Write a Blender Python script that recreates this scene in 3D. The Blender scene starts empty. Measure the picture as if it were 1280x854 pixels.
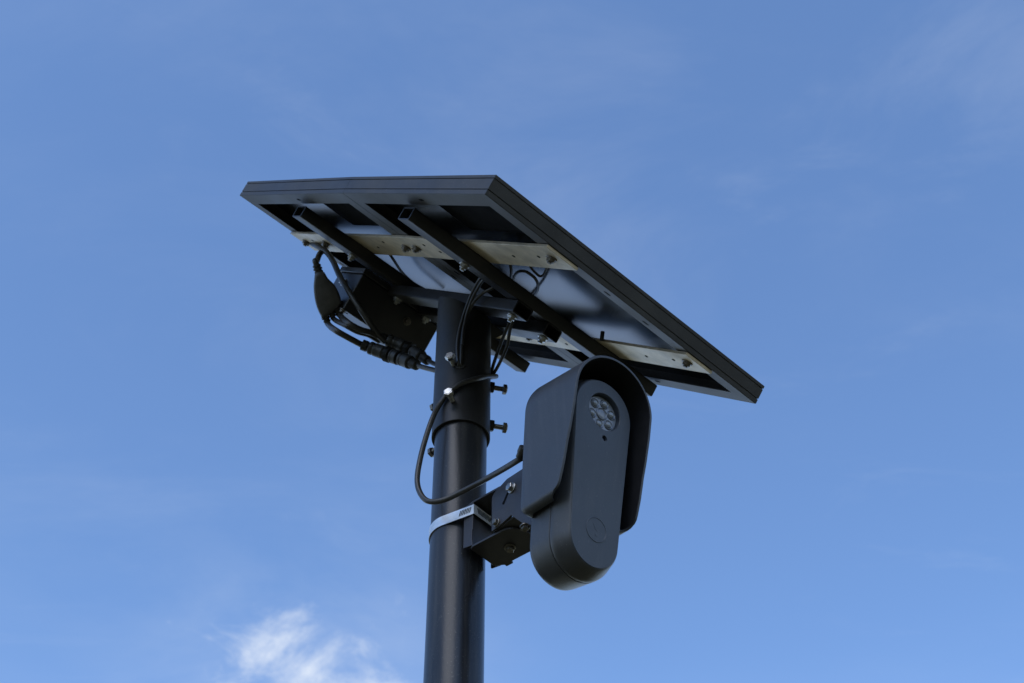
import bpy, bmesh, math, random
from mathutils import Vector, Matrix, noise as mnoise
random.seed(7)
R = math.radians
scene = bpy.context.scene
col = scene.collection

# ---------------------------------------------------------------- camera
CAM_Z = 1.70
cd = bpy.data.cameras.new('camera'); cam = bpy.data.objects.new('camera', cd); col.objects.link(cam)
cd.sensor_width = 36.0; cd.lens = 49.77; cd.clip_start = 0.05; cd.clip_end = 3000
PITCH, ROLL = 0.80241, -0.00614
fw = Vector((0, math.cos(PITCH), math.sin(PITCH))); rt = Vector((1, 0, 0)); up = rt.cross(fw)
rt2 = math.cos(ROLL)*rt + math.sin(ROLL)*up; up2 = -math.sin(ROLL)*rt + math.cos(ROLL)*up
m = Matrix((rt2, up2, -fw)).transposed().to_4x4(); m.translation = Vector((0, 0, CAM_Z))
cam.matrix_world = m
cd.dof.use_dof = True; cd.dof.focus_distance = 1.50; cd.dof.aperture_fstop = 16.0
scene.camera = cam

# ---------------------------------------------------------------- light: sun low-mid, behind the viewer's left shoulder
SUN_EL = R(46); SUN_AZ = R(-160)      # azimuth measured from +Y towards +X
SUN_DIR = Vector((math.sin(SUN_AZ)*math.cos(SUN_EL), math.cos(SUN_AZ)*math.cos(SUN_EL), math.sin(SUN_EL)))
sl = bpy.data.lights.new('sun', 'SUN'); sl.energy = 0.5; sl.angle = R(40); sl.color = (1.0, 0.97, 0.93)   # veiled by thin cloud: soft shadows
so = bpy.data.objects.new('sun', sl); col.objects.link(so)
so.rotation_euler = SUN_DIR.to_track_quat('Z', 'Y').to_euler(); so.location = (-6, -4, 8)

world = bpy.data.worlds.new('World'); scene.world = world; world.use_nodes = True
nt = world.node_tree; nt.nodes.clear()
def wn(t, **kw):
    n = nt.nodes.new(t)
    for k, v in kw.items(): setattr(n, k, v)
    return n
def wl(a, b): nt.links.new(a, b)
w_out = wn('ShaderNodeOutputWorld'); w_bg = wn('ShaderNodeBackground')
sky = wn('ShaderNodeTexSky', sky_type='NISHITA')
sky.sun_disc = False; sky.sun_elevation = SUN_EL; sky.sun_rotation = SUN_AZ
sky.altitude = 200; sky.air_density = 1.0; sky.dust_density = 0.3; sky.ozone_density = 6.0
w_bg.inputs['Strength'].default_value = 0.15
# thin high cloud everywhere, laid out on a flat layer above the place (direction / height)
tc = wn('ShaderNodeTexCoord'); sep = wn('ShaderNodeSeparateXYZ'); wl(tc.outputs['Generated'], sep.inputs[0])
def wmath(op, a, b=None, c=None, clamp=False):
    n = wn('ShaderNodeMath', operation=op); n.use_clamp = clamp
    for i, v in enumerate((a, b, c)):
        if v is None: continue
        if isinstance(v, (int, float)): n.inputs[i].default_value = v
        else: wl(v, n.inputs[i])
    return n.outputs[0]
zc = wmath('MAXIMUM', sep.outputs[2], 0.06)
lx = wmath('DIVIDE', sep.outputs[0], zc); ly = wmath('DIVIDE', sep.outputs[1], zc)
cmb = wn('ShaderNodeCombineXYZ'); wl(lx, cmb.inputs[0]); wl(ly, cmb.inputs[1])
def wnoise(scale, detail, rough, dist, loc, sc=(1, 1, 1), rz=0):
    mp = wn('ShaderNodeMapping'); mp.inputs['Location'].default_value = loc; mp.inputs['Scale'].default_value = sc
    mp.inputs['Rotation'].default_value = (0, 0, rz)
    wl(cmb.outputs[0], mp.inputs[0]); n = wn('ShaderNodeTexNoise'); wl(mp.outputs[0], n.inputs['Vector'])
    n.inputs['Scale'].default_value = scale; n.inputs['Detail'].default_value = detail
    n.inputs['Roughness'].default_value = rough; n.inputs['Distortion'].default_value = dist
    return n.outputs[0]
def wramp(v, lo, hi):
    n = wn('ShaderNodeMapRange', interpolation_type='SMOOTHSTEP'); wl(v, n.inputs[0])
    n.inputs[1].default_value = lo; n.inputs[2].default_value = hi; return n.outputs[0]
# 1. cirrus veil, streaky and faint
veil = wmath('MULTIPLY', wramp(wnoise(2.3, 6, 0.62, 0.5, (3.1, 1.7, 0), (1.0, 1.7, 1), 0.5), 0.42, 0.80),
             wramp(wnoise(0.8, 2, 0.5, 0.0, (8.2, 2.9, 0)), 0.35, 0.65))
# 2. small broken puffs: they sit in patches; one patch lies low at the left of the pole
patch = wramp(wnoise(0.55, 2, 0.5, 0, (5.4, 0.6, 0)), 0.60, 0.75)
PX, PY = -0.262, 1.575
dx = wmath('DIVIDE', wmath('SUBTRACT', lx, PX), 0.205); dy = wmath('DIVIDE', wmath('SUBTRACT', ly, PY), 0.26)
r2 = wmath('ADD', wmath('MULTIPLY', dx, dx), wmath('MULTIPLY', dy, dy))
near_patch = wmath('POWER', 2.718, wmath('MULTIPLY', r2, -1.0))
# cloud added towards the horizon, mostly out of view, to whiten the backsheet's reflection
low = wmath('SUBTRACT', 1.0, wramp(sep.outputs[2], 0.36, 0.56))
both = wmath('MAXIMUM', wmath('MAXIMUM', patch, near_patch), wmath('MULTIPLY', low, 0.95))
fine = wnoise(8.5, 10, 0.64, 0.45, (7.3, 1.1, 0), (1.0, 0.75, 1), 0.75)
puff = wramp(wmath('ADD', fine, wmath('MULTIPLY', wmath('SUBTRACT', both, 1.0), 0.50)), 0.31, 0.72)
wisps = wmath('MULTIPLY', wramp(wnoise(6.0, 8, 0.66, 0.9, (4.4, 7.7, 0), (0.8, 1.6, 1), 0.35), 0.52, 0.80),
              wramp(wnoise(1.3, 2, 0.5, 0.0, (2.6, 9.3, 0)), 0.40, 0.62))
halo = wmath('MULTIPLY', both, wramp(wnoise(3.4, 5, 0.6, 0.3, (6.1, 3.3, 0)), 0.30, 0.70))
thin = wmath('ADD', wmath('ADD', wmath('MULTIPLY', veil, 0.10), wmath('MULTIPLY', wisps, 0.05)), wmath('MULTIPLY', halo, 0.22))
amount = wmath('ADD', thin, wmath('MULTIPLY', puff, 0.80), clamp=True)
mixc = wn('ShaderNodeMix', data_type='RGBA'); wl(amount, mixc.inputs['Factor'])
wl(sky.outputs[0], mixc.inputs['A']); mixc.inputs['B'].default_value = (3.3, 3.55, 3.9, 1)
wl(mixc.outputs['Result'], w_bg.inputs['Color']); wl(w_bg.outputs[0], w_out.inputs[0])

scene.view_settings.view_transform = 'Standard'; scene.view_settings.look = 'None'
scene.view_settings.gamma = 1.0; scene.view_settings.use_curve_mapping = False
scene.view_settings.exposure = 0.80
scene.render.engine = 'CYCLES'
try: scene.cycles.max_bounces = 8; scene.cycles.sample_clamp_indirect = 6.0
except Exception: pass

# ---------------------------------------------------------------- materials
def mat(name, base, rough=0.5, metal=0.0, spec=0.5, var=0.25, rvar=0.12, nscale=60.0, bump=0.0, bscale=900.0,
        coat=0.0, specks=0.0, streaks=0.0, dust=0.0, dustcol=(0.30, 0.27, 0.22), stretch=(1, 1, 1)):
    """one painted / plastic / metal surface: mottled colour and gloss, optional fine relief and settled dust"""
    M = bpy.data.materials.new(name); M.use_nodes = True; t = M.node_tree; b = t.nodes['Principled BSDF']
    tcn = t.nodes.new('ShaderNodeTexCoord'); mp = t.nodes.new('ShaderNodeMapping'); mp.inputs['Scale'].default_value = stretch
    t.links.new(tcn.outputs['Object'], mp.inputs[0])
    n1 = t.nodes.new('ShaderNodeTexNoise'); n1.inputs['Scale'].default_value = nscale; n1.inputs['Detail'].default_value = 6
    n1.inputs['Roughness'].default_value = 0.62; t.links.new(mp.outputs[0], n1.inputs['Vector'])
    mr = t.nodes.new('ShaderNodeMapRange'); mr.inputs[1].default_value = 0.3; mr.inputs[2].default_value = 0.7
    mr.inputs[3].default_value = 1-var; mr.inputs[4].default_value = 1+var; t.links.new(n1.outputs[0], mr.inputs[0])
    mx = t.nodes.new('ShaderNodeMix'); mx.data_type = 'RGBA'; mx.blend_type = 'MULTIPLY'; mx.inputs['Factor'].default_value = 1
    mx.inputs['A'].default_value = (*base, 1); t.links.new(mr.outputs[0], mx.inputs['B'])
    out = mx.outputs['Result']
    n2 = t.nodes.new('ShaderNodeTexNoise'); n2.inputs['Scale'].default_value = nscale*0.35; n2.inputs['Detail'].default_value = 4
    t.links.new(mp.outputs[0], n2.inputs['Vector'])
    if dust > 0:
        dr = t.nodes.new('ShaderNodeMapRange'); dr.inputs[1].default_value = 0.45; dr.inputs[2].default_value = 0.75
        dr.inputs[3].default_value = 0; dr.inputs[4].default_value = dust; t.links.new(n2.outputs[0], dr.inputs[0])
        md = t.nodes.new('ShaderNodeMix'); md.data_type = 'RGBA'; t.links.new(dr.outputs[0], md.inputs['Factor'])
        t.links.new(out, md.inputs['A']); md.inputs['B'].default_value = (*dustcol, 1); out = md.outputs['Result']
    def layer(out, vec, scale, lo, hi, amt, colr, detail=2):
        n = t.nodes.new('ShaderNodeTexNoise'); n.inputs['Scale'].default_value = scale; n.inputs['Detail'].default_value = detail
        t.links.new(vec, n.inputs['Vector']); r_ = t.nodes.new('ShaderNodeMapRange'); t.links.new(n.outputs[0], r_.inputs[0])
        r_.inputs[1].default_value = lo; r_.inputs[2].default_value = hi; r_.inputs[3].default_value = 0; r_.inputs[4].default_value = amt
        k = t.nodes.new('ShaderNodeMix'); k.data_type = 'RGBA'; t.links.new(r_.outputs[0], k.inputs['Factor']); t.links.new(out, k.inputs['A'])
        k.inputs['B'].default_value = (*colr, 1); return k.outputs['Result']
    if specks: out = layer(out, tcn.outputs['Object'], 620, 0.66, 0.74, specks, (0.42, 0.39, 0.33)); out = layer(out, tcn.outputs['Object'], 210, 0.68, 0.76, specks*0.7, (0.34, 0.31, 0.26), 4)
    if streaks:
        m2 = t.nodes.new('ShaderNodeMapping'); m2.inputs['Scale'].default_value = (110, 110, 5); t.links.new(tcn.outputs['Object'], m2.inputs[0])
        out = layer(out, m2.outputs[0], 1.0, 0.52, 0.80, streaks, (0.26, 0.25, 0.23), 5)
    t.links.new(out, b.inputs['Base Color'])
    rr = t.nodes.new('ShaderNodeMapRange'); rr.inputs[1].default_value = 0.3; rr.inputs[2].default_value = 0.7
    rr.inputs[3].default_value = max(0.02, rough-rvar); rr.inputs[4].default_value = min(1, rough+rvar)
    t.links.new(n2.outputs[0], rr.inputs[0]); t.links.new(rr.outputs[0], b.inputs['Roughness'])
    b.inputs['Metallic'].default_value = metal; b.inputs['Specular IOR Level'].default_value = spec
    if coat: b.inputs['Coat Weight'].default_value = coat; b.inputs['Coat Roughness'].default_value = 0.08
    if bump > 0:
        n3 = t.nodes.new('ShaderNodeTexNoise'); n3.inputs['Scale'].default_value = bscale; n3.inputs['Detail'].default_value = 3
        t.links.new(mp.outputs[0], n3.inputs['Vector'])
        bp = t.nodes.new('ShaderNodeBump'); bp.inputs['Strength'].default_value = bump; bp.inputs['Distance'].default_value = 0.0004
        t.links.new(n3.outputs[0], bp.inputs['Height']); t.links.new(bp.outputs[0], b.inputs['Normal'])
    return M
M_POLE = mat('black_gloss_pole_paint', (0.015, 0.016, 0.019), 0.28, spec=0.38, rvar=0.09, nscale=25, bump=0.22, bscale=420, stretch=(1, 1, 0.35), dust=0.04, specks=0.18, streaks=0.12)
M_SLEEVE = mat('matt_black_powder_coat', (0.017, 0.0165, 0.0165), 0.52, spec=0.4, rvar=0.10, nscale=40, bump=0.35, bscale=1100, dust=0.06)
M_TUBE = mat('black_powder_coated_steel', (0.016, 0.016, 0.018), 0.42, spec=0.45, rvar=0.08, nscale=45, bump=0.25, bscale=1100, dust=0.05)
M_FRAME = mat('black_anodised_aluminium', (0.034, 0.033, 0.034), 0.50, spec=0.45, rvar=0.08, nscale=30, bump=0.12, stretch=(1, 1, 1), dust=0.07, specks=0.16)
M_BACK = mat('black_glossy_backsheet', (0.010, 0.011, 0.013), 0.19, spec=0.8, rvar=0.04, nscale=14, bump=0.05, bscale=120)
M_GLASS = mat('dark_solar_glass', (0.008, 0.012, 0.030), 0.06, spec=0.6, rvar=0.02, nscale=8)
M_BAR = mat('dull_bare_aluminium', (0.58, 0.50, 0.38), 0.48, metal=0.45, rvar=0.12, nscale=45, var=0.24, specks=0.10, bump=0.12, bscale=600, dust=0.12, dustcol=(0.36, 0.27, 0.16))
M_STEEL = mat('zinc_plated_bolt_steel', (0.42, 0.42, 0.41), 0.34, metal=1.0, rvar=0.10, nscale=220, var=0.22)
M_DULLSTEEL = mat('weathered_bolt_steel', (0.17, 0.155, 0.135), 0.42, metal=0.9, rvar=0.12, nscale=260, var=0.35)
M_BAND = mat('stainless_clamp_band', (0.80, 0.80, 0.79), 0.38, metal=0.65, rvar=0.10, nscale=90, var=0.10)
M_DARK = mat('hole_black', (0.004, 0.004, 0.004), 0.9, spec=0.1, nscale=200)
M_HOOD = mat('charcoal_hood_plastic', (0.034, 0.038, 0.046), 0.40, spec=0.5, rvar=0.05, nscale=30, var=0.10, bump=0.45, bscale=1300, specks=0.14, streaks=0.08, dust=0.03)
M_HOODIN = mat('matt_black_hood_inside', (0.012, 0.012, 0.014), 0.7, spec=0.2, rvar=0.05, nscale=40)  # darker, duller finish on the hood's inner faces
M_BODY = mat('charcoal_camera_plastic', (0.036, 0.038, 0.042), 0.40, spec=0.5, rvar=0.06, nscale=30, var=0.10, bump=0.40, bscale=1300, specks=0.12, streaks=0.07, dust=0.03)
M_PLATE = mat('slate_front_plastic', (0.036, 0.044, 0.058), 0.42, spec=0.5, rvar=0.04, nscale=25, var=0.09, bump=0.38, bscale=1300, specks=0.12, streaks=0.06, dust=0.02)
M_WINDOW = mat('smoked_lens_window', (0.20, 0.22, 0.26), 0.16, spec=0.6, rvar=0.03, nscale=40, var=0.08)
M_LED = mat('clear_led_lens', (0.20, 0.22, 0.25), 0.14, spec=0.8, rvar=0.04, nscale=200, var=0.15)
M_LEDRING = mat('led_reflector_ring', (0.15, 0.165, 0.19), 0.30, metal=0.3, nscale=200, var=0.10)
M_BRKT = mat('brown_black_bracket_coat', (0.022, 0.020, 0.024), 0.45, rvar=0.08, nscale=60, bump=0.25, bscale=1300, dust=0.05)
M_CABLE = mat('black_cable_rubber', (0.028, 0.027, 0.026), 0.42, rvar=0.08, nscale=120, bump=0.08, bscale=500, dust=0.08)
M_CONN = mat('black_connector_plastic', (0.022, 0.022, 0.022), 0.48, rvar=0.08, nscale=140, bump=0.15, bscale=900, dust=0.06)
M_DARKBOX = mat('matt_black_darkening_box', (0.007, 0.007, 0.008), 0.9, spec=0.06, rvar=0.05, nscale=80)  # dull black chosen to darken the backsheet's upper zone
M_SPLIT = mat('dark_grey_splitter_plastic', (0.050, 0.050, 0.050), 0.46, rvar=0.06, nscale=140, bump=0.2, bscale=900, dust=0.05)
M_BOX = mat('black_battery_box_plastic', (0.020, 0.020, 0.022), 0.36, rvar=0.06, nscale=35, bump=0.08, bscale=700, dust=0.04)
M_CONCRETE = mat('grey_concrete', (0.36, 0.34, 0.31), 0.85, rvar=0.08, nscale=18, bump=0.6, bscale=160)

def ground_mat():
    M = bpy.data.materials.new('dry_grass_and_soil'); M.use_nodes = True; t = M.node_tree; b = t.nodes['Principled BSDF']
    tcn = t.nodes.new('ShaderNodeTexCoord')
    def nz(s, d): 
        n = t.nodes.new('ShaderNodeTexNoise'); n.inputs['Scale'].default_value = s; n.inputs['Detail'].default_value = d
        t.links.new(tcn.outputs['Object'], n.inputs['Vector']); return n.outputs[0]
    r = t.nodes.new('ShaderNodeValToRGB'); t.links.new(nz(0.35, 8), r.inputs[0])
    e = r.color_ramp.elements; e[0].position = 0.3; e[0].color = (0.16, 0.14, 0.055, 1); e[1].position = 0.7; e[1].color = (0.34, 0.27, 0.16, 1)
    r2 = t.nodes.new('ShaderNodeValToRGB'); t.links.new(nz(14, 6), r2.inputs[0])
    e = r2.color_ramp.elements; e[0].position = 0.3; e[0].color = (0.55, 0.55, 0.5, 1); e[1].position = 0.7; e[1].color = (1.15, 1.1, 1.0, 1)
    mx = t.nodes.new('ShaderNodeMix'); mx.data_type = 'RGBA'; mx.blend_type = 'MULTIPLY'; mx.inputs['Factor'].default_value = 1
    t.links.new(r.outputs[0], mx.inputs['A']); t.links.new(r2.outputs[0], mx.inputs['B'])
    t.links.new(mx.outputs['Result'], b.inputs['Base Color']); b.inputs['Roughness'].default_value = 0.95
    b.inputs['Specular IOR Level'].default_value = 0.1
    bp = t.nodes.new('ShaderNodeBump'); bp.inputs['Distance'].default_value = 0.03; t.links.new(nz(40, 6), bp.inputs['Height'])
    t.links.new(bp.outputs[0], b.inputs['Normal'])
    return M
M_GROUND = ground_mat()

# ---------------------------------------------------------------- mesh helpers
def finish(me, sharp=32):
    bm = bmesh.new(); bm.from_mesh(me)
    bmesh.ops.recalc_face_normals(bm, faces=bm.faces)
    for f in bm.faces: f.smooth = True
    for e in bm.edges:
        e.smooth = not (len(e.link_faces) != 2 or e.calc_face_angle(0) > R(sharp))
    bm.to_mesh(me); bm.free()
def empty(name, loc, label=None, cat=None, group=None):
    o = bpy.data.objects.new(name, None); o.location = loc; o.empty_display_size = 0.05; col.objects.link(o)
    if label: o['label'] = label; o['category'] = cat
    if group: o['group'] = group
    return o
def link(name, me, parent=None, mw=None):
    """mw: where the mesh's own space sits in the world; children hang below unrotated parents (or parts of them)"""
    o = bpy.data.objects.new(name, me); col.objects.link(o); mw = mw or Matrix.Identity(4)
    if parent is not None:
        o.parent = parent; q = Vector((0, 0, 0)); a = parent; 
        o.matrix_parent_inverse = Matrix.Identity(4)
        o.matrix_local = WM[parent.name].inverted() @ mw if parent.name in WM else Matrix.Translation(parent.location).inverted() @ mw
    else: o.matrix_world = mw
    WM[o.name] = mw
    return o
WM = {}
def tag(o, label, cat, group=None):
    o['label'] = label; o['category'] = cat
    if group: o['group'] = group
    return o
def mesh(name, V, F, material, sharp=32):
    me = bpy.data.meshes.new(name); me.from_pydata([tuple(v) for v in V], [], F); me.materials.append(material); finish(me, sharp); return me
def bevel(o, w=0.0006, seg=2):
    b = o.modifiers.new('bevel', 'BEVEL'); b.width = w; b.segments = seg; b.limit_method = 'ANGLE'; b.angle_limit = R(40); b.harden_normals = True; return o
def prism(poly, t0, t1, fn):
    """poly of (p,q); extruded between t0 and t1; fn(p,q,t) -> point"""
    n = len(poly); V = [fn(p, q, t0) for p, q in poly] + [fn(p, q, t1) for p, q in poly]
    F = [tuple(range(n))[::-1], tuple(range(n, 2*n))] + [(i, (i+1) % n, n+(i+1) % n, n+i) for i in range(n)]
    return V, F
def box(fn, x0, x1, y0, y1, z0, z1):
    return prism([(x0, y0), (x1, y0), (x1, y1), (x0, y1)], z0, z1, fn)
def tube_open(fn_len, prof_out, prof_in, s0, s1, fn):
    """hollow section open at both ends: profile loops of (p,q), run from s0 to s1; fn(s,p,q)"""
    n = len(prof_out); V = []
    for s in (s0, s1):
        V += [fn(s, p, q) for p, q in prof_out]; V += [fn(s, p, q) for p, q in prof_in]
    F = []; o0, i0, o1, i1 = 0, n, 2*n, 3*n
    for k in range(n):
        j = (k+1) % n
        F += [(o0+k, o0+j, o1+j, o1+k), (i0+j, i0+k, i1+k, i1+j), (o0+j, o0+k, i0+k, i0+j), (o1+k, o1+j, i1+j, i1+k)]
    return V, F
def catmull(P, sub=8):
    P = [Vector(p) for p in P]; Q = [2*P[0]-P[1]] + P + [2*P[-1]-P[-2]]; out = []
    for i in range(1, len(Q)-2):
        a, b, c, d = Q[i-1], Q[i], Q[i+1], Q[i+2]
        # centripetal-ish: scale tangents by neighbouring spans
        L = (c-b).length; t1 = (c-a)*(L/max(1e-6, (b-a).length+L)); t2 = (d-b)*(L/max(1e-6, (d-c).length+L))
        for k in range(sub):
            t = k/sub; h = (2*t**3-3*t**2+1, t**3-2*t**2+t, -2*t**3+3*t**2, t**3-t**2)
            out.append(b*h[0]+t1*h[1]+c*h[2]+t2*h[3])
    out.append(P[-1]); return out
def sweep(path, rad, n=12):
    """round tube along a path; rad: number or list per path point"""
    V, F = [], []; N = len(path); T = [(path[min(i+1, N-1)]-path[max(i-1, 0)]).normalized() for i in range(N)]
    x = T[0].orthogonal().normalized()
    for i in range(N):
        x = (x - T[i]*x.dot(T[i])).normalized(); y = T[i].cross(x)
        r = rad[i] if isinstance(rad, (list, tuple)) else rad
        for k in range(n):
            a = 2*math.pi*k/n; V.append(path[i] + x*(r*math.cos(a)) + y*(r*math.sin(a)))
    for i in range(N-1):
        for k in range(n):
            j = (k+1) % n; F.append((i*n+k, i*n+j, (i+1)*n+j, (i+1)*n+k))
    F.append(tuple(range(n))[::-1]); F.append(tuple(range((N-1)*n, N*n)))
    return V, F
def lathe(prof, n=24):
    """(r,z) profile about local Z, closed at both ends"""
    V, F = [], []
    for r, z in prof:
        for k in range(n):
            a = 2*math.pi*k/n; V.append((r*math.cos(a), r*math.sin(a), z))
    for i in range(len(prof)-1):
        for k in range(n):
            j = (k+1) % n; F.append((i*n+k, i*n+j, (i+1)*n+j, (i+1)*n+k))
    F.append(tuple(range(n))[::-1]); F.append(tuple(range((len(prof)-1)*n, len(prof)*n)))
    return V, F
def join(*parts):
    V, F = [], []
    for v, f in parts:
        o = len(V); V += list(v); F += [tuple(i+o for i in q) for q in f]
    return V, F
def hexa(r, z0, z1, ch=0.0006):
    V, F = [], []
    rows = [(r, z0), (r, z1-ch), (r*0.86, z1)]
    for rr, z in rows:
        for k in range(6): a = math.pi/3*k; V.append((rr*math.cos(a), rr*math.sin(a), z))
    for i in range(2):
        for k in range(6): j = (k+1) % 6; F.append((i*6+k, i*6+j, i*6+6+j, i*6+6+k))
    F.append((5, 4, 3, 2, 1, 0)); F.append((12, 13, 14, 15, 16, 17)); return V, F
def aim(loc, d, spin=0.0):
    q = Vector(d).normalized().to_track_quat('Z', 'Y').to_matrix().to_4x4()
    return Matrix.Translation(loc) @ q @ Matrix.Rotation(spin, 4, 'Z')
# bolt kinds, axis along local +Z, surface it sits on at z = 0
def set_bolt(L, material):      # screw standing proud of the surface with its head outermost, welded nut below
    th = []
    z = 0.0
    while z < L: th += [(0.0032, z), (0.0029, z+0.0007)]; z += 0.0014
    return mesh('set_bolt', *join(lathe(th, 12), hexa(0.0062, L, L+0.0046), lathe([(0.0044, L+0.0046), (0.0040, L+0.0050)], 12)), material, 25)
def nut_bolt(material, r=0.0052, h=0.0048, stub=0.0016, wr=0.0066):   # washer, nut and thread end
    th = []; z = h
    while z < h+stub: th += [(0.0029, z), (0.0025, z+0.0006)]; z += 0.0012
    return mesh('nut_bolt', *join(lathe([(wr, 0.0), (wr, 0.0013), (wr-0.0004, 0.0016)], 20), hexa(r, 0.0016, h), lathe(th, 12)), material, 25)
def head_bolt(material, r=0.0055, h=0.0042, wr=0.0072):
    return mesh('head_bolt', *join(lathe([(wr, 0.0), (wr, 0.0012), (wr-0.0004, 0.0015)], 20), hexa(r, 0.0015, h+0.0015)), material, 25)

# ---------------------------------------------------------------- ground
def build_ground():
    V, F = [], []; rings = [0, 0.6, 1.5, 3, 6, 12, 25, 50, 100, 250, 600, 1500]; n = 40
    V.append((0, 0, 0))
    for r in rings[1:]:
        for k in range(n):
            a = 2*math.pi*k/n; x, y = r*math.cos(a), r*math.sin(a)
            V.append((x, y, 0.03*mnoise.noise(Vector((x*0.4, y*0.4, 0)))*min(1, r/6) - 0.012 if r > 1 else -0.012))
    for k in range(n): F.append((0, 1+k, 1+(k+1) % n))
    for i in range(len(rings)-2):
        for k in range(n): j = (k+1) % n; F.append((1+i*n+k, 1+i*n+n+k, 1+i*n+n+j, 1+i*n+j))
    o = link('ground', mesh('ground', V, F, M_GROUND, 60), None, Matrix.Translation((-0.06, 1.21, 0))); o['kind'] = 'structure'
build_ground()

# ---------------------------------------------------------------- pole
AX = Vector((-0.0597, 1.2139, 0.0)); RP, RS = 0.0300, 0.0338
Z_SLEEVE_BOT = CAM_Z + 1.0945
pole = empty('support_pole', AX, 'glossy black round steel pole carrying the solar panels and the camera', 'pole')
TA = Matrix.Translation(AX)
V, F = lathe([(RP-0.002, -0.30), (RP, -0.298), (RP, CAM_Z+1.20), (RP-0.002, CAM_Z+1.202)], 96)
link('shaft', mesh('shaft', V, F, M_POLE), pole, TA)
V, F = prism([(math.cos(a)*0.17*(1+0.03*math.sin(5*a)), math.sin(a)*0.17*(1+0.03*math.cos(3*a))) for a in [2*math.pi*k/40 for k in range(40)]], -0.2, 0.035, lambda p, q, t: (p, q, t))
bevel(link('concrete_footing', mesh('footing', V, F, M_CONCRETE), pole, TA), 0.012, 3)

# ---------------------------------------------------------------- panel coordinates: u down->up the slope (B to A), v along the low edge (B to C), w out of the glass side
PB = Vector((-0.02628, 0.88241, 1.12617+CAM_Z)); PU = Vector((-0.5224, 0.5203, 0.6756)).normalized()
PV = Vector((0.7057, 0.7085, 0)).normalized(); PN = PV.cross(PU).normalized(); PU = PN.cross(PV)
if PN.z < 0: PN = -PN
DIH = -0.0157
PU2 = math.cos(DIH)*PU + math.sin(DIH)*PN; PN2 = math.cos(DIH)*PN - math.sin(DIH)*PU
W1, W2, H, T = 0.3393, 0.3390, 0.4363, 0.0239
PM = PB + PU*W1
def P3(u, v, w):
    return PB + PU*u + PV*v + PN*w if u <= W1 else PM + PU2*(u-W1) + PV*v + PN2*w

# ---------------------------------------------------------------- pole-top mount: sleeve, two cross tubes, two rails, two aluminium bars
mount = empty('panel_mount', AX + Vector((0, 0, Z_SLEEVE_BOT)), 'black steel pole-top mount with square tubes and two bare aluminium bars under the solar panels', 'mount')
W_RB, W_TB = -0.0205, -0.0365       # underside of rails, underside of cross tubes
def sleeve():
    n = 96; V, F = [], []
    def ztop(a, r):
        X = AX + Vector((r*math.cos(a), r*math.sin(a), 0)); O = P3(0.30, 0.2, W_TB+0.0006)
        return X.z + ((O-X).dot(PN))/PN.z
    for rr in (RS, RP+0.0004):
        for k in range(n):
            a = 2*math.pi*k/n; x, y = AX.x+rr*math.cos(a), AX.y+rr*math.sin(a)
            zt = ztop(a, rr)
            V.append((x, y, Z_SLEEVE_BOT)); V.append((x, y, Z_SLEEVE_BOT+0.10)); V.append((x, y, zt))
    for k in range(n):
        j = (k+1) % n; A, Bq = 3*k, 3*j; C, D = 3*(n+k), 3*(n+j)
        F += [(A, Bq, Bq+1, A+1), (A+1, Bq+1, Bq+2, A+2), (D, C, C+1, D+1), (D+1, C+1, C+2, D+2), (Bq, A, C, D), (A+2, Bq+2, D+2, C+2)]
    o = link('sleeve', mesh('sleeve', V, F, M_SLEEVE, 40), mount); bevel(o, 0.0007, 2)
sleeve()
def sq(p0, p1, q0, q1, r=0.0018, k=3):
    out = []
    for cx, cy, a0 in ((p1-r, q1-r, 0), (p0+r, q1-r, 90), (p0+r, q0+r, 180), (p1-r, q0+r, 270)):
        for i in range(k+1): a = R(a0+90*i/k); out.append((cx+r*math.cos(a), cy+r*math.sin(a)))
    return out
def square_tube(name, parent, s0, s1, p0, p1, q0, q1, fn, material, wall=0.0016):
    V, F = tube_open(None, sq(p0, p1, q0, q1), sq(p0+wall, p1-wall, q0+wall, q1-wall, 0.0006), s0, s1, fn)
    return link(name, mesh(name, V, F, material, 15), parent)
# rails run along v; they lean a hair off the panel's own direction
def rail_fn(u0, k):
    def f(s, p, q):
        d = -0.020*(s-0.12)
        return P3(W1+0.0001+(u0+p+d-W1), s, q) if u0 > W1 else P3(u0+p+d, s, q)
    return f
square_tube('rail', mount, 0.0215, 0.4265, 0, 0.0265, W_RB, -0.0043, rail_fn(0.1785, 0), M_TUBE)
square_tube('rail', mount, 0.0215, 0.4300, 0, 0.0265, W_RB, -0.0043, rail_fn(0.4805, 1), M_TUBE)
def flat(u, v, w): return PB + PU*u + PV*v + PN*w
# cross tubes run along u, straight
square_tube('cross_tube', mount, 0.1755, 0.5045, 0.1925, 0.2180, W_TB, W_RB-0.0003, lambda s, p, q: flat(s, p, q), M_TUBE)
square_tube('cross_tube', mount, 0.1765, 0.4990, 0.2440, 0.2680, W_TB, W_RB-0.0003, lambda s, p, q: flat(s, p, q), M_TUBE)
# gusset plates welded from sleeve to the far tube
for uu in (0.285, 0.345):
    V, F = prism([(0.232, W_TB-0.0004), (0.262, W_TB-0.0004), (0.240, W_TB-0.030), (0.232, W_TB-0.030)], uu, uu+0.005, lambda p, q, t: flat(t, p, q))
    link('gusset', mesh('gusset', V, F, M_TUBE), mount)
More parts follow.
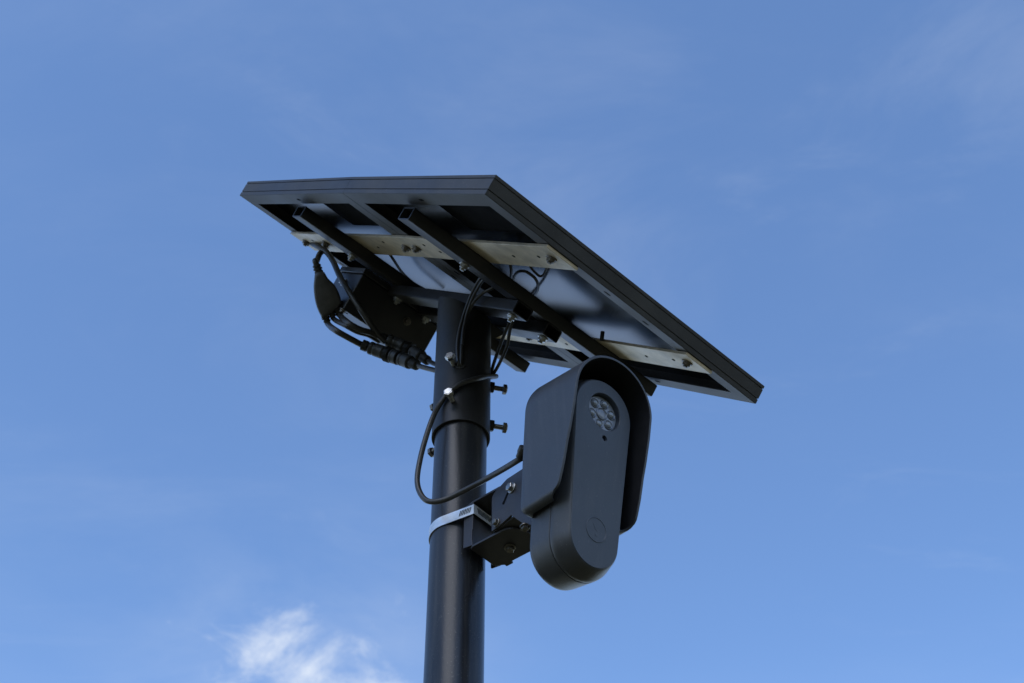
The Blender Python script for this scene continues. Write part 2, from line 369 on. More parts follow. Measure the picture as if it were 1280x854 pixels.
# flat bars bent to follow both panels
def alu_bar(v0, v1):
    us = [0.0015, 0.08, 0.17, 0.25, W1-0.004, W1+0.004, 0.42, 0.51, 0.60, W1+W2-0.0015]
    V, F = [], []
    for u in us:
        for v, w in ((v0, -0.0040), (v1, -0.0040), (v1, -0.0004), (v0, -0.0004)): V.append(P3(u, v, w))
    for i in range(len(us)-1):
        for k in range(4): j = (k+1) % 4; F.append((4*i+k, 4*i+j, 4*i+4+j, 4*i+4+k))
    F.append((3, 2, 1, 0)); e = 4*(len(us)-1); F.append((e, e+1, e+2, e+3))
    return bevel(link('aluminium_bar', mesh('aluminium_bar', V, F, M_BAR), mount), 0.0004, 1)
bars = [alu_bar(0.0925, 0.1390), alu_bar(0.3160, 0.3600)]
ME_NUT = nut_bolt(M_DULLSTEEL); ME_NUTZ = nut_bolt(M_STEEL, 0.0054, 0.0052, 0.0030, 0.0068); ME_HOLE = mesh('hole', *lathe([(0.0022, 0), (0.0022, 0.0003)], 14), M_DARK)
dn = -PN
for bi, vc in ((0, 0.1155), (1, 0.3370)):
    for u in (0.020, 0.327, 0.3545, 0.5935 if bi == 0 else 0.60, 0.660):
        link('bolt', ME_NUT, bars[bi], aim(P3(u, vc+random.uniform(-.001, .001), -0.0040), dn, random.uniform(0, 1)))
    for u, dv in ((0.100, 0.002), (0.045, -0.001), (0.295, -0.008), (0.275, 0.006), (0.402, -0.010), (0.44, 0.004), (0.63, -0.006)):
        link('drill_hole', ME_HOLE, bars[bi], aim(P3(u, vc+dv, -0.0041), dn))
for u, v in ((0.1915, 0.1165), (0.4935, 0.1165), (0.187, 0.338), (0.489, 0.338)):
    link('bolt', ME_NUTZ, mount, aim(P3(u, v, W_RB), dn, random.uniform(0, 1)))
for u, v in ((0.1930, 0.2055), (0.1905, 0.256), (0.4915, 0.2055), (0.488, 0.256)):
    link('bolt', ME_NUTZ, mount, aim(flat(u, v, W_TB), dn, random.uniform(0, 1)))
# set screws of the sleeve: three rows round, two up
ME_SET = set_bolt(0.0125, M_STEEL); ME_SETD = set_bolt(0.0165, M_DULLSTEEL); ME_BOSS = mesh('boss', *join(hexa(0.0072, -0.001, 0.0055)), M_SLEEVE)
def round_sleeve(th, z, L0=0.0): 
    d = Vector((math.sin(R(th)), -math.cos(R(th)), 0)); return AX + Vector((0, 0, z+CAM_Z)) + d*(RS+L0-0.0006), d
for th, zs, me_ in ((-16, (1.1835, 1.1250), ME_SET), (103, (1.1850, 1.1225), ME_SETD), (-137, (1.1800, 1.1080), ME_SETD)):
    for z in zs:
        X, d = round_sleeve(th, z); 
        if th != -16: link('weld_nut', ME_BOSS, mount, aim(X, d, random.uniform(0, 1)))
        link('set_screw', me_, mount, aim(X, d, random.uniform(0, 1)))
V, F = lathe([(0.0062, 0), (0.0062, 0.0014), (0.0046, 0.0020)], 18)
X, d = round_sleeve(-3, 1.1815); link('grommet', mesh('grommet', V, F, M_CONN), mount, aim(X, d))
# small clip on the edge of the lower bar
V, F = lathe([(0.0026, 0), (0.0026, 0.011), (0.0020, 0.012)], 14); link('cable_clip', mesh('cable_clip', V, F, M_CONN), mount, aim(P3(0.163, 0.3145, -0.004), -PV*0.5+PN, 0))

# ---------------------------------------------------------------- the two solar panels
PROF = [(0.0005, 0), (0, 0.0006), (0, 0.0056), (0.0010, 0.0058), (0.0010, 0.0066), (0, 0.0068), (0, 0.0190), (0.0010, 0.0192), (0.0010, 0.0200),
        (0, 0.0202), (0, 0.0234), (0.0005, 0.0239), (0.0085, 0.0239), (0.0085, 0.0228), (0.0018, 0.0228), (0.0018, 0.0016), (0.0222, 0.0016), (0.0222, 0)]
def solar_panel(fn, W, label, jb):
    base = fn(W/2, H/2, 0); t = empty('solar_panel', base, label, 'solar panel', 'solar panels on the pole-top mount')
    n = len(PROF)
    sides = [(lambda s, d, w: fn(s, d, w), W), (lambda s, d, w: fn(W-s, H-d, w), W), (lambda s, d, w: fn(d, H-s, w), H), (lambda s, d, w: fn(W-d, s, w), H)]
    rails = []
    for g, L in sides:
        V = [g(d+0.00004, d, w) for d, w in PROF] + [g(L-d-0.00004, d, w) for d, w in PROF]
        F = [tuple(range(n)), tuple(range(n, 2*n))[::-1]] + [(i, n+i, n+(i+1) % n, (i+1) % n) for i in range(n)]
        rails.append(link('frame_rail', mesh('frame_rail', V, F, M_FRAME, 20), t))
    V, F = box(fn, 0.0020, W-0.0020, 0.0020, H-0.0020, 0.0186, 0.0205); link('backsheet', mesh('backsheet', V, F, M_BACK), t)
    V, F = box(fn, 0.0020, W-0.0020, 0.0020, H-0.0020, 0.0206, 0.0227); link('glass', mesh('glass', V, F, M_GLASS), t)
    V, F = box(fn, jb[0], jb[1], 0.0240, 0.0895, 0.0090, 0.0185)
    bevel(link('darkening_junction_box', mesh('darkening_junction_box', V, F, M_DARKBOX), t), 0.003, 2)  # junction box stretched under the sheet to black out its sky reflection
    # slotted mounting holes in the flanges
    for ri, (g, L) in enumerate(sides):
        for s in (((0.46,), (0.49,), (0.558, 0.415), (0.415, 0.558))[ri]):
            o = []
            for k in range(16):
                a = 2*math.pi*k/16; o.append((math.cos(a)*0.0021 + (0.0028 if math.cos(a) > 0 else -0.0028), math.sin(a)*0.0022))
            V, F = prism([(s*L+x, 0.0125+y) for x, y in o], -0.0001, 0.0010, lambda p, q, w: g(p, q, w)); link('slot', mesh('slot', V, F, M_DARK), rails[ri])
    return t
solar_panel(lambda a, b, w: PB + PU*(a+0.0001) + PV*b + PN*w, W1-0.0002, 'lower right framed solar panel, nearer of the two, above the camera hood', (0.0235, 0.166))
solar_panel(lambda a, b, w: PM + PU2*(a+0.0001) + PV*b + PN2*w, W2-0.0002, 'upper left framed solar panel, farther of the two, above the black battery box', (0.0235, 0.136))

# ---------------------------------------------------------------- battery box hung under the left rail
def bx(u, v, w): return PM + PU2*(u-W1) + PV*v + PN2*w
bb = empty('battery_box', bx(0.54, 0.218, -0.086), 'glossy black battery box hung under the upper panel, left of the pole', 'box')
V, F = box(bx, 0.5045, 0.5790, 0.148, 0.2880, -0.0860, -0.0300); bevel(link('case', mesh('case', V, F, M_BOX), bb), 0.0022, 3)
V, F = box(bx, 0.5030, 0.5800, 0.1465, 0.2895, -0.0297, -0.0215); bevel(link('lid', mesh('lid', V, F, M_BOX), bb), 0.0015, 2)
ME_HB = head_bolt(M_STEEL, 0.0047, 0.0040, 0.0060); ME_HBS = head_bolt(M_DULLSTEEL, 0.0038, 0.0032, 0.0050); ME_HBD = head_bolt(M_DULLSTEEL, 0.0046, 0.0036, 0.0062)
link('bolt', ME_HB, bb, aim(bx(0.548, 0.148, -0.046), -PV, 0.3))
link('bolt', ME_HBD, bb, aim(bx(0.5045, 0.240, -0.050), -PU2, 0.2))
link('bolt', ME_HBS, bb, aim(bx(0.5075, 0.150, -0.0860), -PN2, 0.2))
for u in (0.515, 0.568):
    for v in (0.160, 0.276): link('lid_screw', ME_HOLE, bb, aim(bx(u, v, -0.0861), -PN2))

# ---------------------------------------------------------------- camera with hood
C0 = Vector((0.0834, 1.0400, 0.8915+CAM_Z)); CN = Vector((0.6196, -0.7527, -0.2226)).normalized()
CA = Vector((0.7783, 0.6259, 0.0501)); CA = (CA - CN*CA.dot(CN)).normalized(); CBv = CN.cross(CA).normalized()
if CBv.z < 0: CBv = -CBv
def D3(a, b, n): return C0 + CA*a + CBv*b + CN*n
dev = empty('traffic_camera', D3(0, -0.11, -0.03), 'charcoal hooded traffic camera with round lens window, bracketed to the pole', 'camera')
R1, R2, HS = 0.03545, 0.0290, 0.0689
def stad(delta, nseg=28):
    r1, r2 = R1+delta, R2+delta; be = math.asin(-(r1-r2)/(2*HS)); out = []
    for k in range(nseg+1): a = be + (math.pi-2*be)*k/nseg; out.append((r1*math.cos(a), HS+r1*math.sin(a)))
    # left side points for even spacing
    for k in range(nseg+1): a = math.pi-be + (math.pi+2*be)*k/nseg; out.append((r2*math.cos(a), -HS+r2*math.sin(a)))
    return out
def loft(rows, cap0=True, cap1=True):
    V, F = [], []; n = None
    for nn, d in rows:
        s = stad(d); n = len(s); V += [D3(a, b, nn) for a, b in s]
    for i in range(len(rows)-1):
        for k in range(n): j = (k+1) % n; F.append((i*n+k, i*n+j, (i+1)*n+j, (i+1)*n+k))
    if cap0: F.append(tuple(range(n))[::-1])
    if cap1: F.append(tuple(range((len(rows)-1)*n, len(rows)*n)))
    return V, F
V, F = loft([(-0.0570, 0.0010), (-0.0560, 0.0040), (-0.0530, 0.0062), (-0.0490, 0.0068), (-0.0235, 0.0076), (-0.0230, 0.0072)])
body = link('rear_shell', mesh('rear_shell', V, F, M_BODY, 28), dev)
V, F = loft([(-0.0229, 0.0064), (-0.0224, 0.0072), (-0.0215, 0.0076), (-0.0180, 0.0074), (-0.0150, 0.0066), (-0.0030, 0.0018), (-0.0015, 0.0010), (-0.0008, 0.0003), (-0.0008, -0.0010)], cap1=False)
front_shell = link('front_shell', mesh('front_shell', V, F, M_BODY, 28), dev)
LENS = (0.0015, 0.0710); LR = 0.0206
def front_plate():
    bm = bmesh.new()
    def loop(pts, n): return [bm.verts.new(D3(a, b, n)) for a, b in pts]
    def circ(c, r, k): return [(c[0]+r*math.cos(2*math.pi*i/k), c[1]+r*math.sin(2*math.pi*i/k)) for i in range(k)]
    def ring(L): return [bm.edges.new((L[i], L[(i+1) % len(L)])) for i in range(len(L))]
    def wall(A, Bq): 
        for i in range(len(A)): j = (i+1) % len(A); bm.faces.new((A[i], A[j], Bq[j], Bq[i]))
    o = loop(stad(-0.0004), 0.0); o2 = loop(stad(0.0), -0.0004); o3 = loop(stad(0.0), -0.0016)
    L = loop(circ(LENS, LR, 48), 0.0); S = loop(circ((0.0033, 0.0415), 0.0031, 18), 0.0)
    E = ring(o)+ring(L)+ring(S)
    bmesh.ops.triangle_fill(bm, use_beauty=True, use_dissolve=True, edges=E, normal=CN)
    wall(o, o2); wall(o2, o3)
    L2 = loop(circ(LENS, LR-0.0006, 48), -0.0008); L3 = loop(circ(LENS, LR-0.0006, 48), -0.0078); wall(L, L2); wall(L2, L3); bm.faces.new(L3)
    S2 = loop(circ((0.0033, 0.0415), 0.0029, 18), -0.0045); wall(S, S2); bm.faces.new(S2)
    me = bpy.data.meshes.new('front_plate'); bm.to_mesh(me); bm.free(); me.materials.append(M_PLATE); finish(me, 28)
    return link('front_plate', me, dev)
plate = front_plate()
def dm(a, b, n): 
    M4 = Matrix((CA, CBv, CN)).transposed().to_4x4(); M4.translation = D3(a, b, n); return M4
LC = (0.0020, 0.0710)
V, F = lathe([(0.0194, 0), (0.0194, 0.0012), (0.0190, 0.0016)], 48); lw = link('lens_window', mesh('lens_window', V, F, M_WINDOW), dev, dm(LC[0], LC[1], -0.0076))
dome = [(0.0036*math.cos(a), 0.0036*math.sin(a)*0.75) for a in [R(x) for x in range(0, 86, 12)]]
ME_DOME = mesh('led_dome', *lathe([(0.0036, -0.0004)] + dome, 20), M_LED, 50)
ME_RING = mesh('led_ring', *lathe([(0.0052, 0), (0.0052, 0.0006), (0.0047, 0.0010), (0.0040, 0.0004), (0.0038, 0.0003)], 24), M_LEDRING, 40)
for k in range(6):
    a = R(18+60*k); M4 = dm(LC[0]+0.0128*math.cos(a), LC[1]+0.0128*math.sin(a), -0.0059)
    r_ = link('led', ME_RING, lw, M4); link('dome', ME_DOME, r_, M4)
big = Matrix.Scale(1.28, 4)
r_ = link('lens', ME_RING, lw, dm(LC[0], LC[1], -0.0059) @ big); link('lens_glass', mesh('lens_glass', *lathe([(0.0040, -0.0002), (0.0040, 0.0004), (0.0030, 0.0009), (0.0012, 0.0011)], 24), M_WINDOW, 50), r_, dm(LC[0], LC[1], -0.0059) @ big)
V, F = lathe([(0.0026, 0), (0.0026, 0.0012), (0.0016, 0.0016)], 18); link('light_sensor', mesh('light_sensor', V, F, M_GLASS), dev, dm(0.0037, 0.0415, -0.0040))
# emblem: a shallow raised disc with worn strokes
V, F = lathe([(0.0128, -0.0003), (0.0128, 0.00012), (0.0124, 0.00045), (0.0119, 0.00045), (0.0116, 0.0001), (0.0112, 0.0001), (0.0002, 0.0001)], 48)
emb = link('emblem', mesh('emblem', V, F, M_PLATE, 20), dev, dm(0.0011, -0.0594, 0.0))
for P in ([(-0.0046, 0.0052), (-0.0030, 0.0058), (0.0002, 0.0000), (-0.0008, -0.0010)], [(0.0052, 0.0040), (0.0060, 0.0028), (0.0006, -0.0018), (0.0002, -0.0004)], [(-0.0012, -0.0050), (0.0010, -0.0048), (0.0016, -0.0064), (-0.0008, -0.0066)]):
    V, F = prism(P, 0.00005, 0.00028, lambda p, q, t: (p, q, t)); link('emblem_mark', mesh('emblem_mark', V, F, M_PLATE), emb, dm(0.0011, -0.0594, 0.0))
# hood: arched shell with a closed back and a slanted lower edge
def interp(x, T_):
    if x <= T_[0][0]: return T_[0][1]
    for (x0, y0), (x1, y1) in zip(T_, T_[1:]):
        if x <= x1: return y0+(y1-y0)*(x-x0)/(x1-x0)
    return T_[-1][1]
FRONT = [(-0.0400, -0.0250), (-0.0395, -0.0100), (-0.0385, -0.0055), (-0.0365, -0.0012), (-0.0335, 0.0012), (-0.0290, 0.0026), (-0.0125, 0.0056), (0.0130, 0.0085), (0.0290, 0.0113), (0.0550, 0.0145), (0.0800, 0.0160), (0.13, 0.0160)]
BACK = [(-0.0400, -0.0450), (-0.0395, -0.0525), (-0.0385, -0.0556), (-0.0365, -0.0580), (-0.0335, -0.0592), (-0.0290, -0.0598), (-0.0135, -0.0612), (0.0330, -0.0655), (0.0800, -0.0690), (0.13, -0.0690)]
def hood():
    HW, HB = 0.0500, 0.0750
    rows = [-0.0376, -0.0365, -0.0350, -0.0335, -0.0312, -0.0290, -0.024, -0.018, -0.0125, -0.004, 0.004, 0.0130, 0.021, 0.0290, 0.037, 0.046, 0.0550, 0.065]
    side = [(-HW, b, None) for b in rows]
    lip = [(-HW+0.0085, -0.0432, 0.0105), (-HW+0.0050, -0.0428, 0.0080), (-HW+0.0022, -0.0414, 0.0048), (-HW+0.0006, -0.0395, 0.0020)]
    left = lip + side; right = [(-a, b, s) for a, b, s in left[::-1]]
    cols = left + [(HW*math.cos(a), HB+HW*math.sin(a), None) for a in [math.pi - math.pi*k/40 for k in range(41)]] + right
    V, F = [], []; fr = [0.0, 0.05, 0.2, 0.4, 0.6, 0.8]
    nrow = None
    for a, b, shr in cols:
        bq = b if shr is None else -0.0376; f0, b0 = interp(bq, FRONT)-(shr or 0), interp(bq, BACK)+(shr or 0)*0.7; span = f0-b0; rb = min(0.008, span*0.45)
        # towards the arch axis
        ci = (0.0, min(b, HB)) if b <= HB else (0.0, HB); d = Vector((ci[0]-a, ci[1]-b)); d = d.normalized() if d.length > 1e-6 else Vector((0, 0))
        pts = [(f0, 0)] + [(f0+(b0+rb-f0)*t, 0) for t in fr[1:]] + [(b0+rb, 0)]
        for ang in (22, 45, 67, 90): pts.append((b0+rb-rb*math.sin(R(ang)), rb*(1-math.cos(R(ang)))))
        nrow = len(pts)
        sk = 0.10*max(0.0, min(1.0, -b/0.03))
        for nn, ins in pts: V.append(D3(a+d.x*ins, b+d.y*ins+sk*(nn+0.03), nn))
    n = len(cols)
    for i in range(n-1):
        for k in range(nrow-1): F.append((i*nrow+k, (i+1)*nrow+k, (i+1)*nrow+k+1, i*nrow+k+1))
    # back wall: bridge matching columns left and right
    e = nrow-1
    for i in range(2, n//2):
        l0, l1, r0, r1 = i, i+1, n-1-i, n-2-i
        if l1 >= r1: 
            if l1 == r1: F.append((l0*nrow+e, l1*nrow+e, r0*nrow+e))
            break
        F.append((l0*nrow+e, l1*nrow+e, r1*nrow+e, r0*nrow+e))
    me = mesh('hood', V, F, M_HOOD, 50); me.materials.append(M_HOODIN); o = link('hood', me, dev)
    s = o.modifiers.new('shell', 'SOLIDIFY'); s.thickness = 0.0028; s.offset = -1; s.material_offset = 1; s.use_even_offset = False
    bevel(o, 0.0007, 2)
    # solidify should grow inwards: test against the axis
    c = D3(0, 0.05, -0.02); s_ = 0
    for f in me.polygons[:200]: s_ += (f.center - c).dot(f.normal)
    if s_ < 0: me.flip_normals()
    return o
hood_o = hood()
V, F = lathe([(0.0048, 0), (0.0048, 0.006), (0.0040, 0.008), (0.0040, 0.012)], 18)
link('cable_gland', mesh('cable_gland', V, F, M_CONN), dev, aim(D3(-0.045, 0.036, -0.0660), Vector((0.0057, 1.0671, 2.6339))-D3(-0.045, 0.036, -0.0660)))

# ---------------------------------------------------------------- bracket between pole and camera
PH = R(50); G = Vector((math.sin(PH), -math.cos(PH), 0)); Lx = Vector((math.cos(PH), math.sin(PH), 0)); BZ = CAM_Z
def K3(g, l, z): return AX + G*g + Lx*l + Vector((0, 0, z+BZ))
br = empty('camera_bracket', K3(0.045, 0, 0.905), 'black folded steel swivel bracket holding the camera off the pole', 'bracket')
HWc = 0.0205; t_ = 0.0025; ZB, ZT = 0.905, 0.9665
V, F = box(K3, 0.0375, 0.0375+t_, -HWc, HWc, ZB+t_+0.0002, ZT-t_-0.0002); bevel(link('back_plate', mesh('back_plate', V, F, M_BRKT), br))
for sg in (-1, 1):
    l0, l1 = (-HWc-t_, -HWc-0.0002) if sg < 0 else (HWc+0.0002, HWc+t_)
    V, F = prism([(0.0290, ZB+0.004), (0.0420, ZB+0.002), (0.0420, ZB+0.008), (0.0410, ZB+0.009), (0.0410, ZB+0.022), (0.0420, ZB+0.023), (0.0420, ZT), (0.0290, ZT-0.003)], l0, l1, lambda p, q, t: K3(p, t, q))
    bevel(link('side_lip', mesh('side_lip', V, F, M_BRKT), br))
def swivel_plate(z0, z1, g1):
    P = [(0.0375, -HWc), (0.0375+0.004, -HWc-t_), (g1-0.018, -HWc-0.002)]
    for k in range(0, 11): a = R(-90+18*k); P.append((g1-0.018+0.018*math.cos(a)*1.0, math.sin(a)*(HWc+0.002)))
    P += [(0.056, HWc+0.002), (0.056, HWc+0.0055), (0.047, HWc+0.0055), (0.047, HWc+0.002), (0.0375, HWc-0.004)]
    return prism(P, z0, z1, lambda p, q, t: K3(p, q, t))
V, F = swivel_plate(ZB, ZB+t_, 0.1010); bevel(link('bottom_plate', mesh('bottom_plate', V, F, M_BRKT), br))
V, F = swivel_plate(ZT-t_, ZT, 0.0960); bevel(link('top_plate', mesh('top_plate', V, F, M_BRKT), br))
# tilting yoke: two cheeks, turned with the camera
FC = Vector((CN.x, CN.y, 0)).normalized(); LA = Vector((-FC.y, FC.x, 0))
if LA.dot(CA) < 0: LA = -LA
def Y3(f, e, z): return AX + FC*f + LA*e + Vector((0, 0, z+BZ))
CHEEK = [(0.0740, 0.9530), (0.0780, 0.9570), (0.0990, 0.9625), (0.1500, 0.9560), (0.1500, 0.8960), (0.1420, 0.8770), (0.1290, 0.8780), (0.1060, 0.9075), (0.1040, 0.9080), (0.0850, 0.9085-0.0020), (0.0800, 0.9080), (0.0740, 0.9120)]
CHEEK = [(0.0740, 0.9535), (0.0780, 0.9575), (0.0990, 0.9625), (0.1500, 0.9560), (0.1500, 0.8960), (0.1420, 0.8780), (0.1300, 0.8785), (0.1290, 0.8820), (0.1055, 0.9100), (0.1025, 0.9095), (0.0870, 0.9082), (0.0740, 0.9082)]
for e0 in (-0.0125, 0.0200):
    V, F = prism(CHEEK, e0, e0+t_, lambda p, q, t: Y3(p, t, q)); bevel(link('yoke_cheek', mesh('yoke_cheek', V, F, M_BRKT), br))
V, F = box(Y3, 0.0780, 0.1100, -0.0098, 0.0198, 0.9078, 0.9102); bevel(link('yoke_web', mesh('yoke_web', V, F, M_BRKT), br))
V, F = box(Y3, 0.1480, 0.1506, -0.0098, 0.0198, 0.8800, 0.9550); bevel(link('yoke_front', mesh('yoke_front', V, F, M_BRKT), br))
# tilted adapter plate on the camera's back
V, F = prism([(-0.020, -0.045), (0.020, -0.045), (0.020, 0.030), (-0.020, 0.030)], -0.0735, -0.0575, lambda p, q, t: D3(p, q, t)); bevel(link('adapter_plate', mesh('adapter_plate', V, F, M_BRKT), br), 0.002)
V, F = prism([(0.0990+0.0026*math.cos(a)+(0.0075 if math.cos(a) > 0 else -0.0055)*0.8, 0.9395+0.0022*math.sin(a)+(0.0085 if math.cos(a) > 0 else -0.0060)*1.0) for a in [2*math.pi*k/20 for k in range(20)]], -0.0128, -0.0120, lambda p, q, t: Y3(p, t, q))
link('slot', mesh('slot', V, F, M_DARK), br)
link('bolt', ME_HB, br, aim(Y3(0.1078, -0.0125, 0.9440), -LA, 0.5))
link('bolt', ME_HBS, br, aim(Y3(0.0830, -0.0125, 0.9140), -LA, 0.2))
link('bolt', ME_HBS, br, aim(Y3(0.1290, -0.0140, 0.8800), (0.1, -0.2, -1), 0.2))
link('pivot_bolt', ME_HBD, br, aim(K3(0.0710, 0.0030, ZB), (0, 0, -1), 0.4))

# ---------------------------------------------------------------- hose clamp round pole and bracket
cl = empty('hose_clamp', K3(0.0, 0, 0.958), 'shiny stainless hose clamp strapping the camera bracket to the pole', 'clamp')
def clamp():
    # plan view loop in (g,l): round the back of the pole, straight to both lips of the bracket, across its back plate
    rr = RP+0.0006; E = Vector((0.0432, HWc+t_+0.0006))
    d = E.length; ang = math.atan2(E.y, E.x) + math.acos(rr/d)
    P = [(0.0432, -E.y), (0.0405, -E.y-0.0002)]
    for k in range(41): a = -ang - (2*math.pi-2*ang)*k/40; P.append((rr*math.cos(a), rr*math.sin(a)))
    P += [(0.0405, E.y+0.0002), (0.0432, E.y), (0.0436, E.y-0.002), (0.0436, -E.y+0.002)]
    return P
CP = clamp(); n = len(CP); zc0, zc1 = 0.9475, 0.9600
V, F = [], []
for i, (g, l) in enumerate(CP):
    v = Vector((g-0.012, l)); v.normalize()
    for off in (0, 0.0008):
        for z in (zc0, zc1): V.append(K3(g+v.x*off, l+v.y*off, z))
for i in range(n):
    j = (i+1) % n; a, b = 4*i, 4*j
    F += [(a, b, b+1, a+1), (a+2, a+3, b+3, b+2), (a, a+2, b+2, b), (a+1, b+1, b+3, a+3)]
band = link('band', mesh('band', V, F, M_BAND, 30), cl)
ME_SLIT = mesh('slit', [(x, y, z) for z in (0, 0.00035) for x, y in ((-0.0034, -0.00034), (0.0034, -0.00034), (0.0034, 0.00034), (-0.0034, 0.00034))],
               [(3, 2, 1, 0), (4, 5, 6, 7), (0, 1, 5, 4), (1, 2, 6, 5), (2, 3, 7, 6), (3, 0, 4, 7)], M_DARK)
# slits punched near the lip on the outside, and along the stretch across the bracket
p0, p1 = Vector(CP[1]), Vector(CP[2]); dd = (p1-p0).normalized(); nn_ = Vector((dd.y, -dd.x))
if nn_.dot(p0) < 0: nn_ = -nn_
def slit(pt, nrm, tang):
    X = K3(pt.x, pt.y, (zc0+zc1)/2+0.0003); nz = (G*nrm.x+Lx*nrm.y).normalized(); tz = (G*tang.x+Lx*tang.y).normalized()
    ys = (tz*0.96+Vector((0, 0, 0.28))).normalized(); xs = ys.cross(nz)
    M4 = Matrix((xs, ys, nz)).transposed().to_4x4(); M4.translation = X + nz*0.0007; link('slit', ME_SLIT, band, M4)
for k in range(7): slit(p0 + dd*(0.0012+k*0.0021), nn_, dd)
for k in range(14): slit(Vector((0.0436, -0.0175+k*0.0022)), Vector((1, 0)), Vector((0, 1)))
V, F = box(K3, 0.0448, 0.0540, 0.0040, 0.0160, 0.9450, 0.9630); bevel(link('worm_housing', mesh('worm_housing', V, F, M_BAND), cl), 0.0012)

# ---------------------------------------------------------------- cables
CABLES = {
 'camera_cable':[(0.0153,1.0675,2.6416),(0.0057,1.0671,2.6339),(-0.0090,1.1000,2.6509),(-0.0347,1.1450,2.6711),(-0.0562,1.1600,2.6696),(-0.0758,1.1660,2.6638),(-0.0907,1.1720,2.6683),(-0.1002,1.1780,2.6850),(-0.1044,1.1820,2.7065),(-0.1027,1.1840,2.7371),(-0.0977,1.1830,2.7683),(-0.0906,1.1810,2.7983),(-0.0833,1.1834,2.8218),(-0.0724,1.1781,2.8357),(-0.0578,1.1759,2.8477),(-0.0396,1.1816,2.8609),(-0.0261,1.2060,2.8881),(-0.0197,1.2240,2.9058),(-0.0228,1.2380,2.9189),(-0.0359,1.2500,2.9281)],
 'front_a':[(-0.0341,1.1250,2.9805),(-0.0413,1.1420,2.9853),(-0.0504,1.1600,2.9792),(-0.0591,1.1729,2.9573),(-0.0643,1.1751,2.9261),(-0.0651,1.1757,2.8993),(-0.0628,1.1780,2.8800),(-0.0617,1.1859,2.8839)],
 'front_b':[(-0.0312,1.1250,2.9762),(-0.0378,1.1400,2.9801),(-0.0474,1.1580,2.9755),(-0.0557,1.1726,2.9570),(-0.0594,1.1749,2.9257),(-0.0603,1.1754,2.8988),(-0.0605,1.1779,2.8799),(-0.0617,1.1859,2.8839)],
 'branch':[(-0.0131,1.1350,2.9757),(-0.0247,1.1420,2.9735),(-0.0356,1.1520,2.9760),(-0.0464,1.1620,2.9712),(-0.0533,1.1723,2.9624),(-0.0581,1.1729,2.9348),(-0.0595,1.1739,2.9082)],
 'right_a':[(0.0002,1.1750,2.9591),(-0.0067,1.1900,2.9523),(-0.0147,1.2050,2.9398),(-0.0225,1.2150,2.9181),(-0.0265,1.2250,2.9102),(-0.0335,1.2350,2.9119)],
 'right_b':[(0.0031,1.1720,2.9558),(-0.0023,1.1850,2.9470),(-0.0059,1.1980,2.9325),(-0.0147,1.2080,2.9138),(-0.0235,1.2220,2.9073),(-0.0335,1.2350,2.9092)],
 'panel_wire':[(-0.0040,1.0689,2.9459),(-0.0009,1.0823,2.9444),(-0.0005,1.1107,2.9611),(0.0004,1.1388,2.9827),(0.0062,1.1042,2.9594),(0.0163,1.0814,2.9354),(0.0264,1.0868,2.9309),(0.0311,1.1157,2.9479),(0.0277,1.1602,2.9816),(0.0156,1.2262,3.0348)],
 'wire_reflection':[(0.0170,1.0534,2.9276),(0.0227,1.0767,2.9363),(0.0321,1.0902,2.9376),(0.0366,1.0843,2.9322),(0.0404,1.0540,2.9141),(0.0390,1.0316,2.9019)],
 'panel_wire3':[(-0.1697,1.2188,3.1450),(-0.1610,1.2437,3.1511),(-0.1507,1.2891,3.1717),(-0.1376,1.3215,3.1865),(-0.1226,1.3356,3.1885),(-0.1042,1.3525,3.1902)],
 'big':[(-0.2863,1.3100,3.2612),(-0.2737,1.2970,3.2377),(-0.2616,1.2920,3.2221),(-0.2487,1.2870,3.1955),(-0.2349,1.2820,3.1561),(-0.2190,1.2810,3.1222),(-0.2034,1.2860,3.0956),(-0.1903,1.2970,3.0790),(-0.1788,1.3100,3.0693),(-0.1693,1.3180,3.0636)],
 'neck':[(-0.2655,1.3050,3.2392),(-0.2698,1.2960,3.2217),(-0.2716,1.2890,3.1947),(-0.2688,1.2860,3.1743),(-0.2652,1.2860,3.1593)],
 'port_a':[(-0.2482,1.2860,3.0803),(-0.2428,1.2860,3.0678),(-0.2316,1.2900,3.0565),(-0.2175,1.3000,3.0546),(-0.2030,1.3150,3.0577),(-0.1970,1.3200,3.0582)],
 'port_c':[(-0.2348,1.2860,3.0990),(-0.2257,1.2850,3.0806),(-0.2152,1.2870,3.0670),(-0.2019,1.2950,3.0646),(-0.1870,1.3060,3.0690),(-0.1740,1.3180,3.0698)],
 'chain_low':[(-0.2041,1.3150,3.0585),(-0.1890,1.3180,3.0530),(-0.1724,1.3180,3.0445),(-0.1421,1.3100,3.0218),(-0.1228,1.3000,3.0012),(-0.0961,1.2800,2.9716),(-0.0755,1.2620,2.9486)],
 'chain_up':[(-0.1764,1.3180,3.0737),(-0.1655,1.3200,3.0687),(-0.1502,1.3220,3.0622),(-0.1310,1.3180,3.0449),(-0.1111,1.3050,3.0158),(-0.0947,1.2850,2.9860),(-0.0757,1.2620,2.9571)],
}
SPL= [(-0.2659, 1.2621, 3.1403), (-0.2547, 1.2611, 3.1432), (-0.2484, 1.2685, 3.1376), (-0.24, 1.2757, 3.1326), (-0.2342, 1.2842, 3.1259), (-0.2311, 1.2925, 3.1189), (-0.2323, 1.2972, 3.1144), (-0.2543, 1.3097, 3.0993), (-0.2585, 1.3053, 3.1026), (-0.2637, 1.2959, 3.1101), (-0.2667, 1.2852, 3.1192), (-0.2676, 1.2731, 3.13)] 
SPD= [-0.1292, 0.6653, 0.7354]
PORTS= [(-0.2521, 1.3066, 3.1024), (-0.2446, 1.3021, 3.1078), (-0.2371, 1.2984, 3.1125)]
